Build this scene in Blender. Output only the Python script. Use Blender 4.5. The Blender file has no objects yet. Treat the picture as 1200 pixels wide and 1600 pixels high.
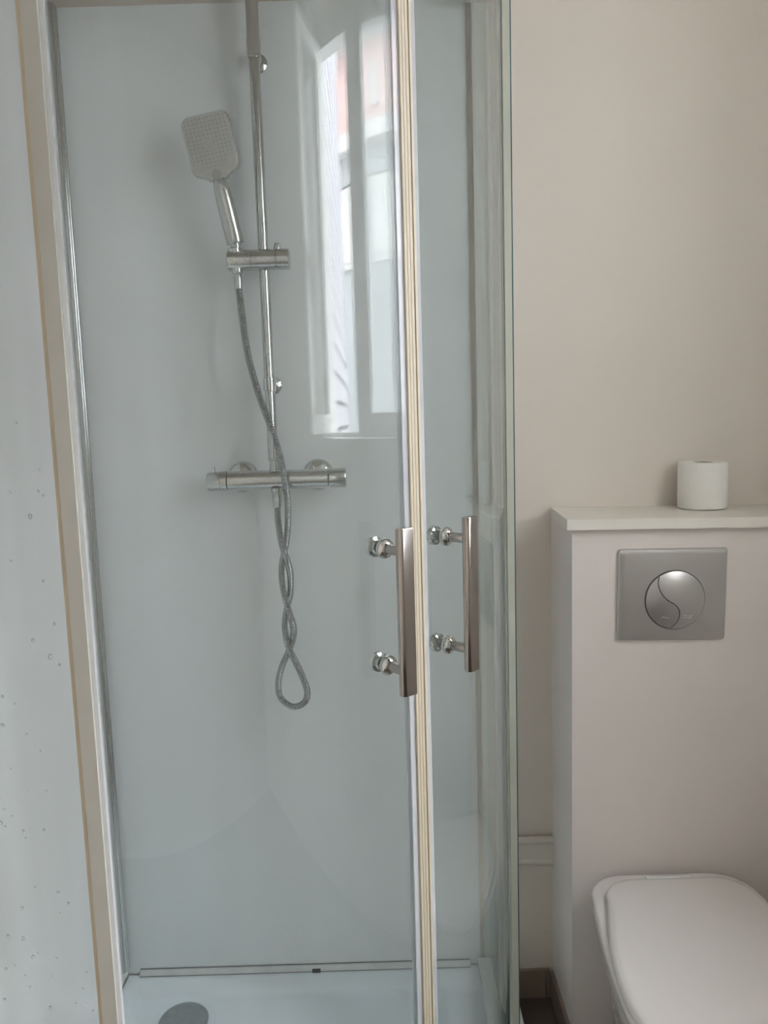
import bpy, bmesh, math, random
from mathutils import Vector, Matrix
random.seed(7)
R = math.radians
PI = math.pi
scn = bpy.context.scene
col = scn.collection

# ------------------------------------------------------------------ camera
CAM_D, CAM_H, PITCH, ROLL, FPX = 1.67, 1.372, R(7.0), R(1.74), 1200.0
cd = bpy.data.cameras.new('camera')
cd.sensor_fit = 'VERTICAL'
cd.sensor_height = 36.0
cd.sensor_width = 27.0
cd.lens = FPX / 1600.0 * 36.0
cd.clip_start = 0.02
cam = bpy.data.objects.new('camera', cd)
col.objects.link(cam)
fw = Vector((0, math.cos(PITCH), -math.sin(PITCH)))
up0 = Vector((0, math.sin(PITCH), math.cos(PITCH)))
rt0 = Vector((1, 0, 0))
rt = rt0 * math.cos(ROLL) - up0 * math.sin(ROLL)
up = up0 * math.cos(ROLL) + rt0 * math.sin(ROLL)
m = Matrix((rt, up, -fw)).transposed().to_4x4()
m.translation = Vector((0, -CAM_D, CAM_H))
cam.matrix_world = m
scn.camera = cam

# ------------------------------------------------------------------ sky and light
world = bpy.data.worlds.new('overcast_sky')
scn.world = world
world.use_nodes = True
wn = world.node_tree.nodes
wn['Background'].inputs[0].default_value = (0.93, 0.97, 1.0, 1)
wn['Background'].inputs[1].default_value = 66.0
# the window opening guides the sampling of the sky (a portal gives no light of its own)
WX = 0.95                       # inner face of the window wall
WY0, WY1, WZ0, WZ1 = -1.47, -0.70, 1.30, 2.42
pl = bpy.data.lights.new('window_portal', 'AREA')
pl.shape = 'RECTANGLE'
pl.size, pl.size_y = WY1 - WY0, WZ1 - WZ0
pl.cycles.is_portal = True
po = bpy.data.objects.new('window_portal', pl)
col.objects.link(po)
po.location = (WX + 0.23, (WY0 + WY1) / 2, (WZ0 + WZ1) / 2)
po.rotation_euler = (0, R(90), 0)
po.rotation_euler = Matrix(((0, 0, 1), (1, 0, 0), (0, 1, 0))).to_euler()   # local -Z -> -X
scn.view_settings.view_transform = 'Standard'
scn.view_settings.look = 'None'
scn.view_settings.exposure = 0.22
scn.view_settings.gamma = 1.0
scn.view_settings.use_curve_mapping = False
scn.cycles.max_bounces = 8
scn.cycles.diffuse_bounces = 4
scn.cycles.glossy_bounces = 4
scn.cycles.transmission_bounces = 8
scn.cycles.transparent_max_bounces = 14
scn.cycles.use_denoising = True
scn.cycles.use_adaptive_sampling = True
scn.cycles.adaptive_threshold = 0.03
scn.cycles.adaptive_min_samples = 24
scn.cycles.sample_clamp_indirect = 8.0

# ------------------------------------------------------------------ materials
def srgb(r, g, b):
    f = lambda c: (c / 12.92 if c <= 0.04045 else ((c + 0.055) / 1.055) ** 2.4)
    return (f(r / 255), f(g / 255), f(b / 255), 1)

def mat(name, color, rough=0.5, metal=0.0, var=0.04, scale=8.0, bump=0.0, bscale=60.0, spec=0.5, stretch=(1, 1, 1), coat=0.0):
    m = bpy.data.materials.new(name)
    m.use_nodes = True
    nt = m.node_tree
    n, l = nt.nodes, nt.links
    b = n['Principled BSDF']
    b.inputs['Roughness'].default_value = rough
    b.inputs['Metallic'].default_value = metal
    b.inputs['Specular IOR Level'].default_value = spec
    b.inputs['Coat Weight'].default_value = coat
    tc = n.new('ShaderNodeTexCoord')
    mp = n.new('ShaderNodeMapping')
    mp.inputs['Scale'].default_value = stretch
    l.new(tc.outputs['Object'], mp.inputs['Vector'])
    nz = n.new('ShaderNodeTexNoise')
    nz.inputs['Scale'].default_value = scale
    nz.inputs['Detail'].default_value = 4
    l.new(mp.outputs[0], nz.inputs['Vector'])
    mx = n.new('ShaderNodeMix')
    mx.data_type = 'RGBA'
    c = color
    mx.inputs[6].default_value = (c[0] * (1 - var), c[1] * (1 - var), c[2] * (1 - var), 1)
    mx.inputs[7].default_value = (min(c[0] * (1 + var), 1), min(c[1] * (1 + var), 1), min(c[2] * (1 + var), 1), 1)
    l.new(nz.outputs['Fac'], mx.inputs[0])
    l.new(mx.outputs[2], b.inputs['Base Color'])
    if bump:
        nb = n.new('ShaderNodeTexNoise')
        nb.inputs['Scale'].default_value = bscale
        nb.inputs['Detail'].default_value = 3
        l.new(mp.outputs[0], nb.inputs['Vector'])
        bp = n.new('ShaderNodeBump')
        bp.inputs['Strength'].default_value = bump
        bp.inputs['Distance'].default_value = 0.004
        l.new(nb.outputs['Fac'], bp.inputs['Height'])
        l.new(bp.outputs[0], b.inputs['Normal'])
    return m

def glass_mat(name, tint, haze=0.03, haze_col=(0.8, 0.82, 0.8, 1), streak=(6, 6, 0.7), back=0.5):
    """thin architectural glass: Fresnel reflection over tinted transmission, with a little limescale haze"""
    m = bpy.data.materials.new(name)
    m.use_nodes = True
    nt = m.node_tree
    n, l = nt.nodes, nt.links
    n.remove(n['Principled BSDF'])
    out = n['Material Output']
    geo = n.new('ShaderNodeNewGeometry')
    ior = n.new('ShaderNodeMix')
    ior.inputs[2].default_value = 1.5
    ior.inputs[3].default_value = 1 / 1.5
    l.new(geo.outputs['Backfacing'], ior.inputs[0])
    fr = n.new('ShaderNodeFresnel')
    l.new(ior.outputs[0], fr.inputs['IOR'])
    dt = n.new('ShaderNodeVectorMath'); dt.operation = 'DOT_PRODUCT'
    l.new(geo.outputs['Incoming'], dt.inputs[0]); l.new(geo.outputs['Normal'], dt.inputs[1])
    ab = n.new('ShaderNodeMath'); ab.operation = 'ABSOLUTE'; l.new(dt.outputs['Value'], ab.inputs[0])
    mxm = n.new('ShaderNodeMath'); mxm.operation = 'MAXIMUM'; mxm.inputs[1].default_value = 0.09; l.new(ab.outputs[0], mxm.inputs[0])
    inv = n.new('ShaderNodeMath'); inv.operation = 'DIVIDE'; inv.inputs[0].default_value = 1.0; l.new(mxm.outputs[0], inv.inputs[1])
    cc = n.new('ShaderNodeCombineColor')
    for i in range(3):
        pw = n.new('ShaderNodeMath'); pw.operation = 'POWER'; pw.inputs[0].default_value = tint[i]
        l.new(inv.outputs[0], pw.inputs[1]); l.new(pw.outputs[0], cc.inputs[i])
    tr = n.new('ShaderNodeBsdfTransparent'); l.new(cc.outputs[0], tr.inputs['Color'])
    df = n.new('ShaderNodeBsdfDiffuse'); df.inputs['Color'].default_value = haze_col
    tl = n.new('ShaderNodeBsdfTranslucent'); tl.inputs['Color'].default_value = haze_col
    hz = n.new('ShaderNodeMixShader'); hz.inputs[0].default_value = back; l.new(df.outputs[0], hz.inputs[1]); l.new(tl.outputs[0], hz.inputs[2])
    tc = n.new('ShaderNodeTexCoord')
    mp = n.new('ShaderNodeMapping'); mp.inputs['Scale'].default_value = streak
    l.new(tc.outputs['Object'], mp.inputs['Vector'])
    nz = n.new('ShaderNodeTexNoise'); nz.inputs['Scale'].default_value = 3.0; nz.inputs['Detail'].default_value = 1
    l.new(mp.outputs[0], nz.inputs['Vector'])
    mr = n.new('ShaderNodeMapRange')
    mr.inputs['From Min'].default_value = 0.35; mr.inputs['From Max'].default_value = 0.75
    mr.inputs['To Min'].default_value = haze * 0.4; mr.inputs['To Max'].default_value = haze * 1.7
    l.new(nz.outputs['Fac'], mr.inputs['Value'])
    m1 = n.new('ShaderNodeMixShader'); l.new(mr.outputs[0], m1.inputs[0]); l.new(tr.outputs[0], m1.inputs[1]); l.new(hz.outputs[0], m1.inputs[2])
    gl = n.new('ShaderNodeBsdfGlossy'); gl.inputs['Roughness'].default_value = 0.0
    gl.inputs['Color'].default_value = (1, 1, 1, 1)
    m2 = n.new('ShaderNodeMixShader'); l.new(fr.outputs[0], m2.inputs[0]); l.new(m1.outputs[0], m2.inputs[1]); l.new(gl.outputs[0], m2.inputs[2])
    l.new(m2.outputs[0], out.inputs['Surface'])
    return m

def frosted_mat(name, color):
    m = bpy.data.materials.new(name)
    m.use_nodes = True
    n, l = m.node_tree.nodes, m.node_tree.links
    n.remove(n['Principled BSDF'])
    tl = n.new('ShaderNodeBsdfTranslucent'); tl.inputs['Color'].default_value = color
    gl = n.new('ShaderNodeBsdfGlossy'); gl.inputs['Roughness'].default_value = 0.25
    nz = n.new('ShaderNodeTexNoise'); nz.inputs['Scale'].default_value = 90
    bp = n.new('ShaderNodeBump'); bp.inputs['Strength'].default_value = 0.2; bp.inputs['Distance'].default_value = 0.002
    l.new(nz.outputs['Fac'], bp.inputs['Height']); l.new(bp.outputs[0], gl.inputs['Normal'])
    mx = n.new('ShaderNodeMixShader'); mx.inputs[0].default_value = 0.05
    l.new(tl.outputs[0], mx.inputs[1]); l.new(gl.outputs[0], mx.inputs[2])
    tp = n.new('ShaderNodeBsdfTransparent'); tp.inputs['Color'].default_value = (0.95, 0.97, 0.97, 1)
    m2 = n.new('ShaderNodeMixShader'); m2.inputs[0].default_value = 0.68      # part of the light passes straight through
    l.new(mx.outputs[0], m2.inputs[1]); l.new(tp.outputs[0], m2.inputs[2])
    l.new(m2.outputs[0], n['Material Output'].inputs['Surface'])
    return m

M = {}
M['wall'] = mat('cream_wall_paint', (0.78, 0.70, 0.625, 1), 0.75, var=0.015, scale=3, bump=0.05, bscale=25)
M['white'] = mat('white_wall_paint', (0.86, 0.83, 0.79, 1), 0.75, var=0.015, scale=3, bump=0.05, bscale=25)
M['ceiling'] = mat('ceiling_paint', (0.66, 0.58, 0.49, 1), 0.8, var=0.02)
M['panel'] = mat('shower_wall_lining', (0.85, 0.875, 0.88, 1), 0.22, var=0.03, scale=2.2, stretch=(1, 1, 0.4))
M['panel_lit'] = mat('lit_shower_side_lining', (0.93, 0.945, 0.945, 1), 0.25, var=0.02, scale=2.2, stretch=(1, 1, 0.4))  # same lining in a lighter colour, standing in for stronger light on this side
M['box'] = mat('boxing_paint', (0.87, 0.79, 0.745, 1), 0.5, var=0.02, scale=4, bump=0.05, bscale=30)
M['shelf'] = mat('shelf_gloss_paint', (0.88, 0.83, 0.75, 1), 0.4, var=0.02)
M['trunk'] = mat('trunking_paint', (0.72, 0.67, 0.60, 1), 0.4)
M['tile'] = mat('brown_tile', (0.13, 0.10, 0.08, 1), 0.4, var=0.25, scale=14)
M['skirt'] = mat('brown_skirting_tile', (0.30, 0.235, 0.18, 1), 0.4, var=0.18, scale=12)
M['grout'] = mat('grout', (0.10, 0.085, 0.075, 1), 0.9)
M['tray'] = mat('white_acrylic', (0.86, 0.91, 0.95, 1), 0.12, var=0.01)
M['ceramic'] = mat('white_ceramic', (0.78, 0.75, 0.72, 1), 0.08, var=0.01)
M['seat'] = mat('white_seat_plastic', (0.80, 0.74, 0.71, 1), 0.22, var=0.01)
M['chrome'] = mat('chrome', (0.64, 0.65, 0.64, 1), 0.05, 1.0, var=0.06, scale=40)
M['chrome_wet'] = mat('water_spotted_chrome', (0.60, 0.61, 0.60, 1), 0.07, 1.0, var=0.2, scale=160, bump=0.07, bscale=350)
M['handle'] = mat('handle_satin_chrome', (0.44, 0.40, 0.375, 1), 0.2, 1.0, var=0.04, scale=30)
M['hose'] = mat('braided_steel', (0.34, 0.36, 0.36, 1), 0.16, 1.0, var=0.12, scale=150)
M['satin'] = mat('satin_chrome_plastic', (0.60, 0.58, 0.57, 1), 0.30, 0.9, var=0.02, scale=20)
M['drain'] = mat('dull_drain_chrome', (0.40, 0.43, 0.45, 1), 0.25, 0.9, var=0.25, scale=60)
M['satin_gap'] = mat('button_gap', (0.05, 0.05, 0.05, 1), 0.7)
M['satin_mark'] = mat('button_mark', (0.62, 0.61, 0.6, 1), 0.35, 0.8)
M['greyface'] = mat('grey_spray_face', (0.47, 0.46, 0.43, 1), 0.4, 0.0, var=0.12, scale=120)
M['button'] = mat('dark_grey_button', (0.33, 0.325, 0.305, 1), 0.35)
M['nozzle'] = mat('grey_nozzle', (0.22, 0.22, 0.21, 1), 0.6)
M['cream'] = mat('yellowed_magnet_strip', (0.60, 0.52, 0.395, 1), 0.45, var=0.06, scale=6, stretch=(1, 1, 0.3))
M['cream_groove'] = mat('yellowed_strip_groove', (0.38, 0.31, 0.22, 1), 0.5, var=0.08, scale=6)
M['sealgrey'] = mat('aged_white_profile', (0.52, 0.50, 0.455, 1), 0.35, var=0.05, scale=6)
M['olive'] = mat('aged_olive_seal', (0.42, 0.42, 0.35, 1), 0.35, var=0.08, scale=5)
M['profile'] = mat('white_aluminium', (0.72, 0.73, 0.70, 1), 0.3, var=0.03)
M['sealant'] = mat('grey_sealant', (0.68, 0.70, 0.69, 1), 0.5, var=0.15, scale=25)
M['seam'] = mat('grey_seam', (0.24, 0.24, 0.235, 1), 0.8, var=0.3, scale=20)  # thin grey lines along both edges of the sealant bead
M['mould'] = mat('dark_gap', (0.10, 0.09, 0.09, 1), 0.8)
M['gedge'] = mat('green_glass_edge', (0.05, 0.10, 0.11, 1), 0.1, var=0.05)
M['glass'] = glass_mat('shower_glass', (0.968, 0.978, 0.977), haze=0.025)
M['glass_brightened'] = glass_mat('brightened_limescaled_glass', (0.985, 0.988, 0.988), haze=0.03, haze_col=(0.9, 0.92, 0.92, 1), streak=(14, 14, 0.8))  # slight limescale haze; tint lightened to brighten the wall seen through it
M['fin'] = glass_mat('clear_vinyl', (0.99, 0.99, 0.99), haze=0.42, haze_col=(0.92, 0.92, 0.95, 1), streak=(3, 3, 0.3), back=0.12)
M['clearpane'] = glass_mat('window_glass', (0.985, 0.99, 0.985), haze=0.004)
M['frost'] = frosted_mat('frosted_window_glass', (0.22, 0.22, 0.215, 1))
M['paper'] = mat('toilet_paper', (0.95, 0.92, 0.87, 1), 0.95, var=0.02, scale=30, bump=0.25, bscale=130, spec=0.1)
M['card'] = mat('cardboard_core', (0.32, 0.24, 0.17, 1), 0.9)
M['winpaint'] = mat('white_window_paint', (0.76, 0.76, 0.74, 1), 0.35)
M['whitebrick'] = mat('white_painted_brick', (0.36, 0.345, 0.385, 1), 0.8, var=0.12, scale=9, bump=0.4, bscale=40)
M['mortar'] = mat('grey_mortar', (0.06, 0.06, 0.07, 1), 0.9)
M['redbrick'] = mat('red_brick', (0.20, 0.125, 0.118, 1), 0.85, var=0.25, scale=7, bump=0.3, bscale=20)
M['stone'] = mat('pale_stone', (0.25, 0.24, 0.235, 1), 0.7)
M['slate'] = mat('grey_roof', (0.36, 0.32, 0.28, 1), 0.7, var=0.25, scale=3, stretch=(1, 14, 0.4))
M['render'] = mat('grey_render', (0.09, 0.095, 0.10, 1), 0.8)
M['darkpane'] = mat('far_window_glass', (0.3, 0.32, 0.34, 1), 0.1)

# droplets
dm = bpy.data.materials.new('water')
dm.use_nodes = True
db = dm.node_tree.nodes['Principled BSDF']
db.inputs['Transmission Weight'].default_value = 1.0
db.inputs['Roughness'].default_value = 0.02
db.inputs['IOR'].default_value = 1.33
db.inputs['Base Color'].default_value = (0.9, 0.93, 0.93, 1)
M['water'] = dm

# ------------------------------------------------------------------ mesh helpers
def bm_new():
    return bmesh.new()

def add_box(bm, x0, x1, y0, y1, z0, z1, mi=0):
    v = [bm.verts.new(p) for p in ((x0, y0, z0), (x1, y0, z0), (x1, y1, z0), (x0, y1, z0), (x0, y0, z1), (x1, y0, z1), (x1, y1, z1), (x0, y1, z1))]
    for f in ((0, 3, 2, 1), (4, 5, 6, 7), (0, 1, 5, 4), (1, 2, 6, 5), (2, 3, 7, 6), (3, 0, 4, 7)):
        bm.faces.new([v[i] for i in f]).material_index = mi
    return v

def bridge(bm, a, b, mi=0, close=True):
    n = len(a)
    for i in range(n if close else n - 1):
        j = (i + 1) % n
        bm.faces.new((a[i], a[j], b[j], b[i])).material_index = mi

def loft(bm, loops, cap0=True, cap1=True, mi=0):
    rings = [[bm.verts.new(p) for p in lp] for lp in loops]
    for a, b in zip(rings, rings[1:]):
        bridge(bm, a, b, mi)
    if cap0:
        bm.faces.new(list(reversed(rings[0]))).material_index = mi
    if cap1:
        bm.faces.new(rings[-1]).material_index = mi
    return rings

def frame_of(d):
    d = Vector(d).normalized()
    h = Vector((0, 0, 1)) if abs(d.z) < 0.9 else Vector((1, 0, 0))
    a = d.cross(h).normalized()
    return a, a.cross(d).normalized() * -1 if False else d.cross(a).normalized()

def add_lathe(bm, p0, d, prof, seg=32, mi=0, cap0=True, cap1=True):
    """prof: list of (distance along d, radius)"""
    p0 = Vector(p0); d = Vector(d).normalized(); a, b = frame_of(d)
    loops = []
    for t, r in prof:
        loops.append([p0 + d * t + (a * math.cos(2 * PI * k / seg) + b * math.sin(2 * PI * k / seg)) * max(r, 1e-5) for k in range(seg)])
    return loft(bm, loops, cap0, cap1, mi)

def catmull(pts, n=12):
    pts = [Vector(p) for p in pts]
    P = [pts[0] * 2 - pts[1]] + pts + [pts[-1] * 2 - pts[-2]]
    out = []
    for i in range(1, len(P) - 2):
        for k in range(n):
            t = k / n
            a, b, c, d = P[i - 1], P[i], P[i + 1], P[i + 2]
            out.append(0.5 * ((2 * b) + (c - a) * t + (2 * a - 5 * b + 4 * c - d) * t * t + (3 * b - a - 3 * c + d) * t ** 3))
    out.append(pts[-1])
    return out

def resample(pts, step):
    out = [pts[0].copy()]; need = step
    for a, b in zip(pts, pts[1:]):
        L = (b - a).length; s = need
        while s <= L:
            out.append(a.lerp(b, s / L)); s += step
        need = s - L
    return out

def add_tube(bm, pts, rfun, seg=10, mi=0):
    pts = [Vector(p) for p in pts]
    n = len(pts)
    t0 = (pts[1] - pts[0]).normalized()
    a, _ = frame_of(t0)
    loops = []
    for i, p in enumerate(pts):
        t = (pts[min(i + 1, n - 1)] - pts[max(i - 1, 0)]).normalized()
        a = (a - t * a.dot(t)).normalized()
        b = t.cross(a)
        r = rfun(i)
        loops.append([p + (a * math.cos(2 * PI * k / seg) + b * math.sin(2 * PI * k / seg)) * r for k in range(seg)])
    return loft(bm, loops, True, True, mi)

def obj(name, bm, mats, parent=None, smooth=35, bevel=0.0, bseg=2):
    if bevel:
        bmesh.ops.bevel(bm, geom=[e for e in bm.edges if len(e.link_faces) == 2 and e.calc_face_angle(0) > R(40)], offset=bevel, segments=bseg, affect='EDGES', clamp_overlap=True)
    bmesh.ops.recalc_face_normals(bm, faces=bm.faces)
    me = bpy.data.meshes.new(name)
    bm.to_mesh(me); bm.free()
    for mm in (mats if isinstance(mats, (list, tuple)) else [mats]):
        me.materials.append(M[mm])
    if smooth:
        me.polygons.foreach_set('use_smooth', [True] * len(me.polygons))
        me.set_sharp_from_angle(angle=R(smooth))
    o = bpy.data.objects.new(name, me)
    col.objects.link(o)
    if parent is not None:
        o.parent = parent
        o.matrix_parent_inverse = Matrix.Translation(parent.location).inverted() if parent.type == 'EMPTY' else Matrix()
        if parent.type != 'EMPTY':
            pass
    return o

def tag(o, label, cat, group=None, kind=None):
    o['label'] = label; o['category'] = cat
    if group: o['group'] = group
    if kind: o['kind'] = kind
    return o

def thing(name, loc, label, cat, group=None, kind=None):
    o = bpy.data.objects.new(name, None)
    o.empty_display_size = 0.05
    o.location = loc
    col.objects.link(o)
    return tag(o, label, cat, group, kind)

def box_obj(name, b, mt, parent=None, bevel=0.0, bseg=2):
    bm = bm_new(); add_box(bm, *b)
    return obj(name, bm, mt, parent, bevel=bevel, bseg=bseg)

# ------------------------------------------------------------------ room
XL, YF, ZC, ZS = -0.64, -2.45, 2.50, 2.213      # left wall, wall behind the camera, ceiling, dropped ceiling over shower
T = 0.1
wb = box_obj('wall_back', (XL - T, WX + 0.25, 0.0, T, -0.1, ZC), 'wall')
tag(wb, 'cream painted back wall behind the toilet and shower', 'wall', kind='structure')
wl = box_obj('wall_left', (XL - T, XL, YF - T, 0.0, -0.1, ZC), 'wall')
tag(wl, 'cream painted side wall left of the shower', 'wall', kind='structure')
wf = box_obj('wall_front', (XL, WX + 0.25, YF - T, YF, -0.1, ZC), 'white')
tag(wf, 'white painted wall opposite the shower', 'wall', kind='structure')
bm = bm_new()
for b in ((WX, WX + 0.25, YF, WY0, -0.1, ZC), (WX, WX + 0.25, WY1, 0, -0.1, ZC), (WX, WX + 0.25, WY0, WY1, -0.1, WZ0), (WX, WX + 0.25, WY0, WY1, WZ1, ZC)):
    add_box(bm, *b)
tag(obj('wall_right', bm, 'white', smooth=0), 'white painted wall with the window opening', 'wall', kind='structure')
cl = box_obj('ceiling', (XL - T, WX + 0.25, YF - T, T, ZC, ZC + 0.1), 'white')
tag(cl, 'plain painted room ceiling', 'ceiling', kind='structure')
sf = box_obj('ceiling_shower', (XL, 0.30, -0.98, 0.0, ZS, ZC), 'ceiling')
tag(sf, 'dropped beige ceiling above the shower', 'ceiling', kind='structure')
# floor: tiles over grout
fl = box_obj('floor', (XL - T, WX + 0.25, YF - T, T, -0.1, -0.004), 'grout')
tag(fl, 'dark brown tiled floor beside the shower tray', 'floor', kind='structure')
bm = bm_new(); add_box(bm, 0.0015, 0.2985, 0.0015, 0.2985, -0.004, 0.0)
t0 = obj('tile', bm, 'tile', fl, bevel=0.001, bseg=1)
first = True
for i in range(6):
    for j in range(9):
        x, y = XL + 0.01 + 0.3 * i - 0.05, -0.005 - 0.3 * (j + 1)
        if x > WX or y < YF - 0.25:
            continue
        if first:
            t = t0; first = False
        else:
            t = t0.copy(); col.objects.link(t)
        t.location = (x, y, 0)
# smooth white lining inside the shower
bm = bm_new(); add_box(bm, XL + 0.004, 0.195, -0.004, 0, 0.09, ZS)
tag(obj('wall_shower_back', bm, 'panel'), 'smooth pale wall lining behind the shower fittings', 'wall panel', kind='structure')
bm = bm_new(); add_box(bm, XL, XL + 0.004, -0.90, 0, 0.09, ZS)
tag(obj('wall_shower_left', bm, 'panel_lit'), 'smooth pale wall lining at the shower side', 'wall panel', kind='structure')

# ------------------------------------------------------------------ window, seen mirrored in the shower glass
win = thing('window_1', (WX + 0.15, (WY0 + WY1) / 2, WZ0), 'white casement window with one leaf swung open and one frosted pane', 'window', kind='structure')
FX0, FX1 = WX + 0.10, WX + 0.17
MY = -1.105
bm = bm_new()
add_box(bm, FX0, FX1, WY0, WY0 + 0.035, WZ0, WZ1); add_box(bm, FX0, FX1, WY1 - 0.035, WY1, WZ0, WZ1)
add_box(bm, FX0, FX1, WY0 + 0.035, WY1 - 0.035, WZ0, WZ0 + 0.035); add_box(bm, FX0, FX1, WY0 + 0.035, WY1 - 0.035, WZ1 - 0.035, WZ1)
add_box(bm, FX0, FX1, -1.19, MY - 0.003, WZ0 + 0.035, WZ1 - 0.035); add_box(bm, FX0, FX1, WY0 + 0.035, -1.19, WZ1 - 0.085, WZ1 - 0.035)
obj('window_frame', bm, 'winpaint', win, smooth=0)
box_obj('window_sill', (WX - 0.03, FX0, WY0, WY1, WZ0 - 0.002, WZ0 + 0.022), 'winpaint', win, bevel=0.006)

def sash(name, w, h, pane_mat, parent, mtx):
    """leaf in local XZ: width along x, thickness along y"""
    s = 0.05
    bm = bm_new()
    for b in ((0, s, -0.02, 0.02, 0, h), (w - s, w, -0.02, 0.02, 0, h), (s, w - s, -0.02, 0.02, 0, s), (s, w - s, -0.02, 0.02, h - s, h)):
        add_box(bm, *b)
    bmesh.ops.transform(bm, matrix=mtx, verts=bm.verts)
    so = obj(name, bm, 'winpaint', parent, smooth=0)
    bm = bm_new(); add_box(bm, s, w - s, -0.003, 0.003, s, h - s)
    bmesh.ops.transform(bm, matrix=mtx, verts=bm.verts)
    p = obj('pane', bm, pane_mat, None, smooth=0); p.parent = so; p.matrix_parent_inverse = so.matrix_world.inverted() if False else Matrix()
    bm = bm_new()
    add_lathe(bm, (w - 0.025, -0.02, h * 0.42), (0, -1, 0), [(0, 0.012), (0.02, 0.012), (0.028, 0.009)], 16)
    add_box(bm, w - 0.032, w - 0.018, -0.046, -0.034, h * 0.42 - 0.09, h * 0.42 + 0.01)
    bmesh.ops.transform(bm, matrix=mtx, verts=bm.verts)
    hnd = obj('window_handle', bm, 'chrome', None); hnd.parent = so
    return so
# closed frosted leaf: local x -> -Y from hinge at WY1, local -y -> -X (room side)
hs = WZ1 - WZ0 - 0.07
mt = Matrix.Translation((FX0 + 0.03, WY1 - 0.035, WZ0 + 0.035)) @ Matrix(((0, 1, 0, 0), (-1, 0, 0, 0), (0, 0, 1, 0), (0, 0, 0, 1)))
sash('closed_leaf', (WY1 - 0.035) - MY, hs, 'frost', win, mt)
# open leaf: hinge at WY0, swung into the room
wB = -1.195 - (WY0 + 0.035) + 0.03
ang = R(180 + 4)
mt = Matrix.Translation((FX0 - 0.02, WY0 + 0.035, WZ0 + 0.035)) @ Matrix.Rotation(ang, 4, 'Z')
sash('open_leaf', wB, hs - 0.05, 'clearpane', win, mt)

# ------------------------------------------------------------------ outside the window
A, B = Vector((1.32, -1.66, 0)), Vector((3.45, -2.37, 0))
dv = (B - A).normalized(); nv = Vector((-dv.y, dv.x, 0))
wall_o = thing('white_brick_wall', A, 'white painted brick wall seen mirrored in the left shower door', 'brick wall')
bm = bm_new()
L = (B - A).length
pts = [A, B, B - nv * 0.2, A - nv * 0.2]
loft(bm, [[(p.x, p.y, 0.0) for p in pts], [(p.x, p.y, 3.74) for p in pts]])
obj('mortar_bed', bm, 'mortar', wall_o, smooth=0)
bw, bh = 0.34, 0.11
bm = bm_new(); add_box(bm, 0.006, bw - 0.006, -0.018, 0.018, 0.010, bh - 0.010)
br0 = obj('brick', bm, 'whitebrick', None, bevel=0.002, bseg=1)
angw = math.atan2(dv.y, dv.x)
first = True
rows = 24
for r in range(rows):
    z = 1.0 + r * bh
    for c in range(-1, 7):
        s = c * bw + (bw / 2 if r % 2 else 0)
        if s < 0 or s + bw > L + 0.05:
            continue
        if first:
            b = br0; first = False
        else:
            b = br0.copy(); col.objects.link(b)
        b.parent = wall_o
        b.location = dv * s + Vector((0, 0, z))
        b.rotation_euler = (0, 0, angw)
nb = thing('brick_building', (5.0, -3.6, 0), 'red brick building with pale cornice mirrored high in the shower glass', 'building')
def bpart(name, b, mt): return box_obj(name, b, mt, nb)
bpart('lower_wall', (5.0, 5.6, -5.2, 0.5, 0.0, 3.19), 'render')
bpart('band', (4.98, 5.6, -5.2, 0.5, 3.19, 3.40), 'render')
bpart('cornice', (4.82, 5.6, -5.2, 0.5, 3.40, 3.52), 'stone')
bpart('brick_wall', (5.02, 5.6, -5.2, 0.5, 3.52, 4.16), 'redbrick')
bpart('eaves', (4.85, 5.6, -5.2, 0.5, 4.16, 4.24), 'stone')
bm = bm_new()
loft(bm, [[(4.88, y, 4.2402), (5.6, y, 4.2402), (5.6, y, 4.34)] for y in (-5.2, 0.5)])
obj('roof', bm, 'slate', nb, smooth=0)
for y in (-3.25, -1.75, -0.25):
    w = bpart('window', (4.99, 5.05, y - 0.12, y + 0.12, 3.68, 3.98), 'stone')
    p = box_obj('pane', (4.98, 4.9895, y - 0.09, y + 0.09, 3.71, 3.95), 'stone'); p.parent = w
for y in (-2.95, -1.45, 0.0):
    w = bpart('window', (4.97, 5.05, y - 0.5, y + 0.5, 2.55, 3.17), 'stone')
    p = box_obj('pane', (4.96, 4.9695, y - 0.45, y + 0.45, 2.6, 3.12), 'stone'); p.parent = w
gd = box_obj('courtyard_ground', (WX + 0.25, 7.0, -6.0, 2.0, -0.1, 0.0), 'render')
tag(gd, 'grey courtyard ground outside the window', 'ground', kind='structure')

# ------------------------------------------------------------------ shower tray
XR, W, RR = 0.205, 0.87, 0.55
CX, CY = XR - RR, -(W - RR)
def quad_outline(d, z, x1=0.265, yf=-0.905, r=0.56, n=40):
    pts = [(XL + 0.0045 + d, -0.0045 - d, z), (x1 - d, -0.0045 - d, z)]
    cx, cy = x1 - r, yf + r
    for k in range(n + 1):
        a = PI / 2 * k / n
        pts.append((cx + (r - d) * math.cos(a), cy - (r - d) * math.sin(a), z))
    pts.append((XL + 0.0045 + d, yf + d, z))
    return pts
tray = thing('shower_tray', (-0.2, -0.4, 0), 'white quadrant shower tray on the floor', 'shower tray')
bm = bm_new()
loft(bm, [quad_outline(0.004, 0.0), quad_outline(0.0, 0.004), quad_outline(0.0, 0.084), quad_outline(0.0018, 0.0885), quad_outline(0.006, 0.09),
          quad_outline(0.022, 0.09), quad_outline(0.026, 0.0885), quad_outline(0.040, 0.066), quad_outline(0.047, 0.060), quad_outline(0.058, 0.0575), quad_outline(0.12, 0.0555)])
obj('tray_body', bm, 'tray', tray, smooth=50)
DX, DY = -0.478, -0.118
bm = bm_new()
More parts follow.
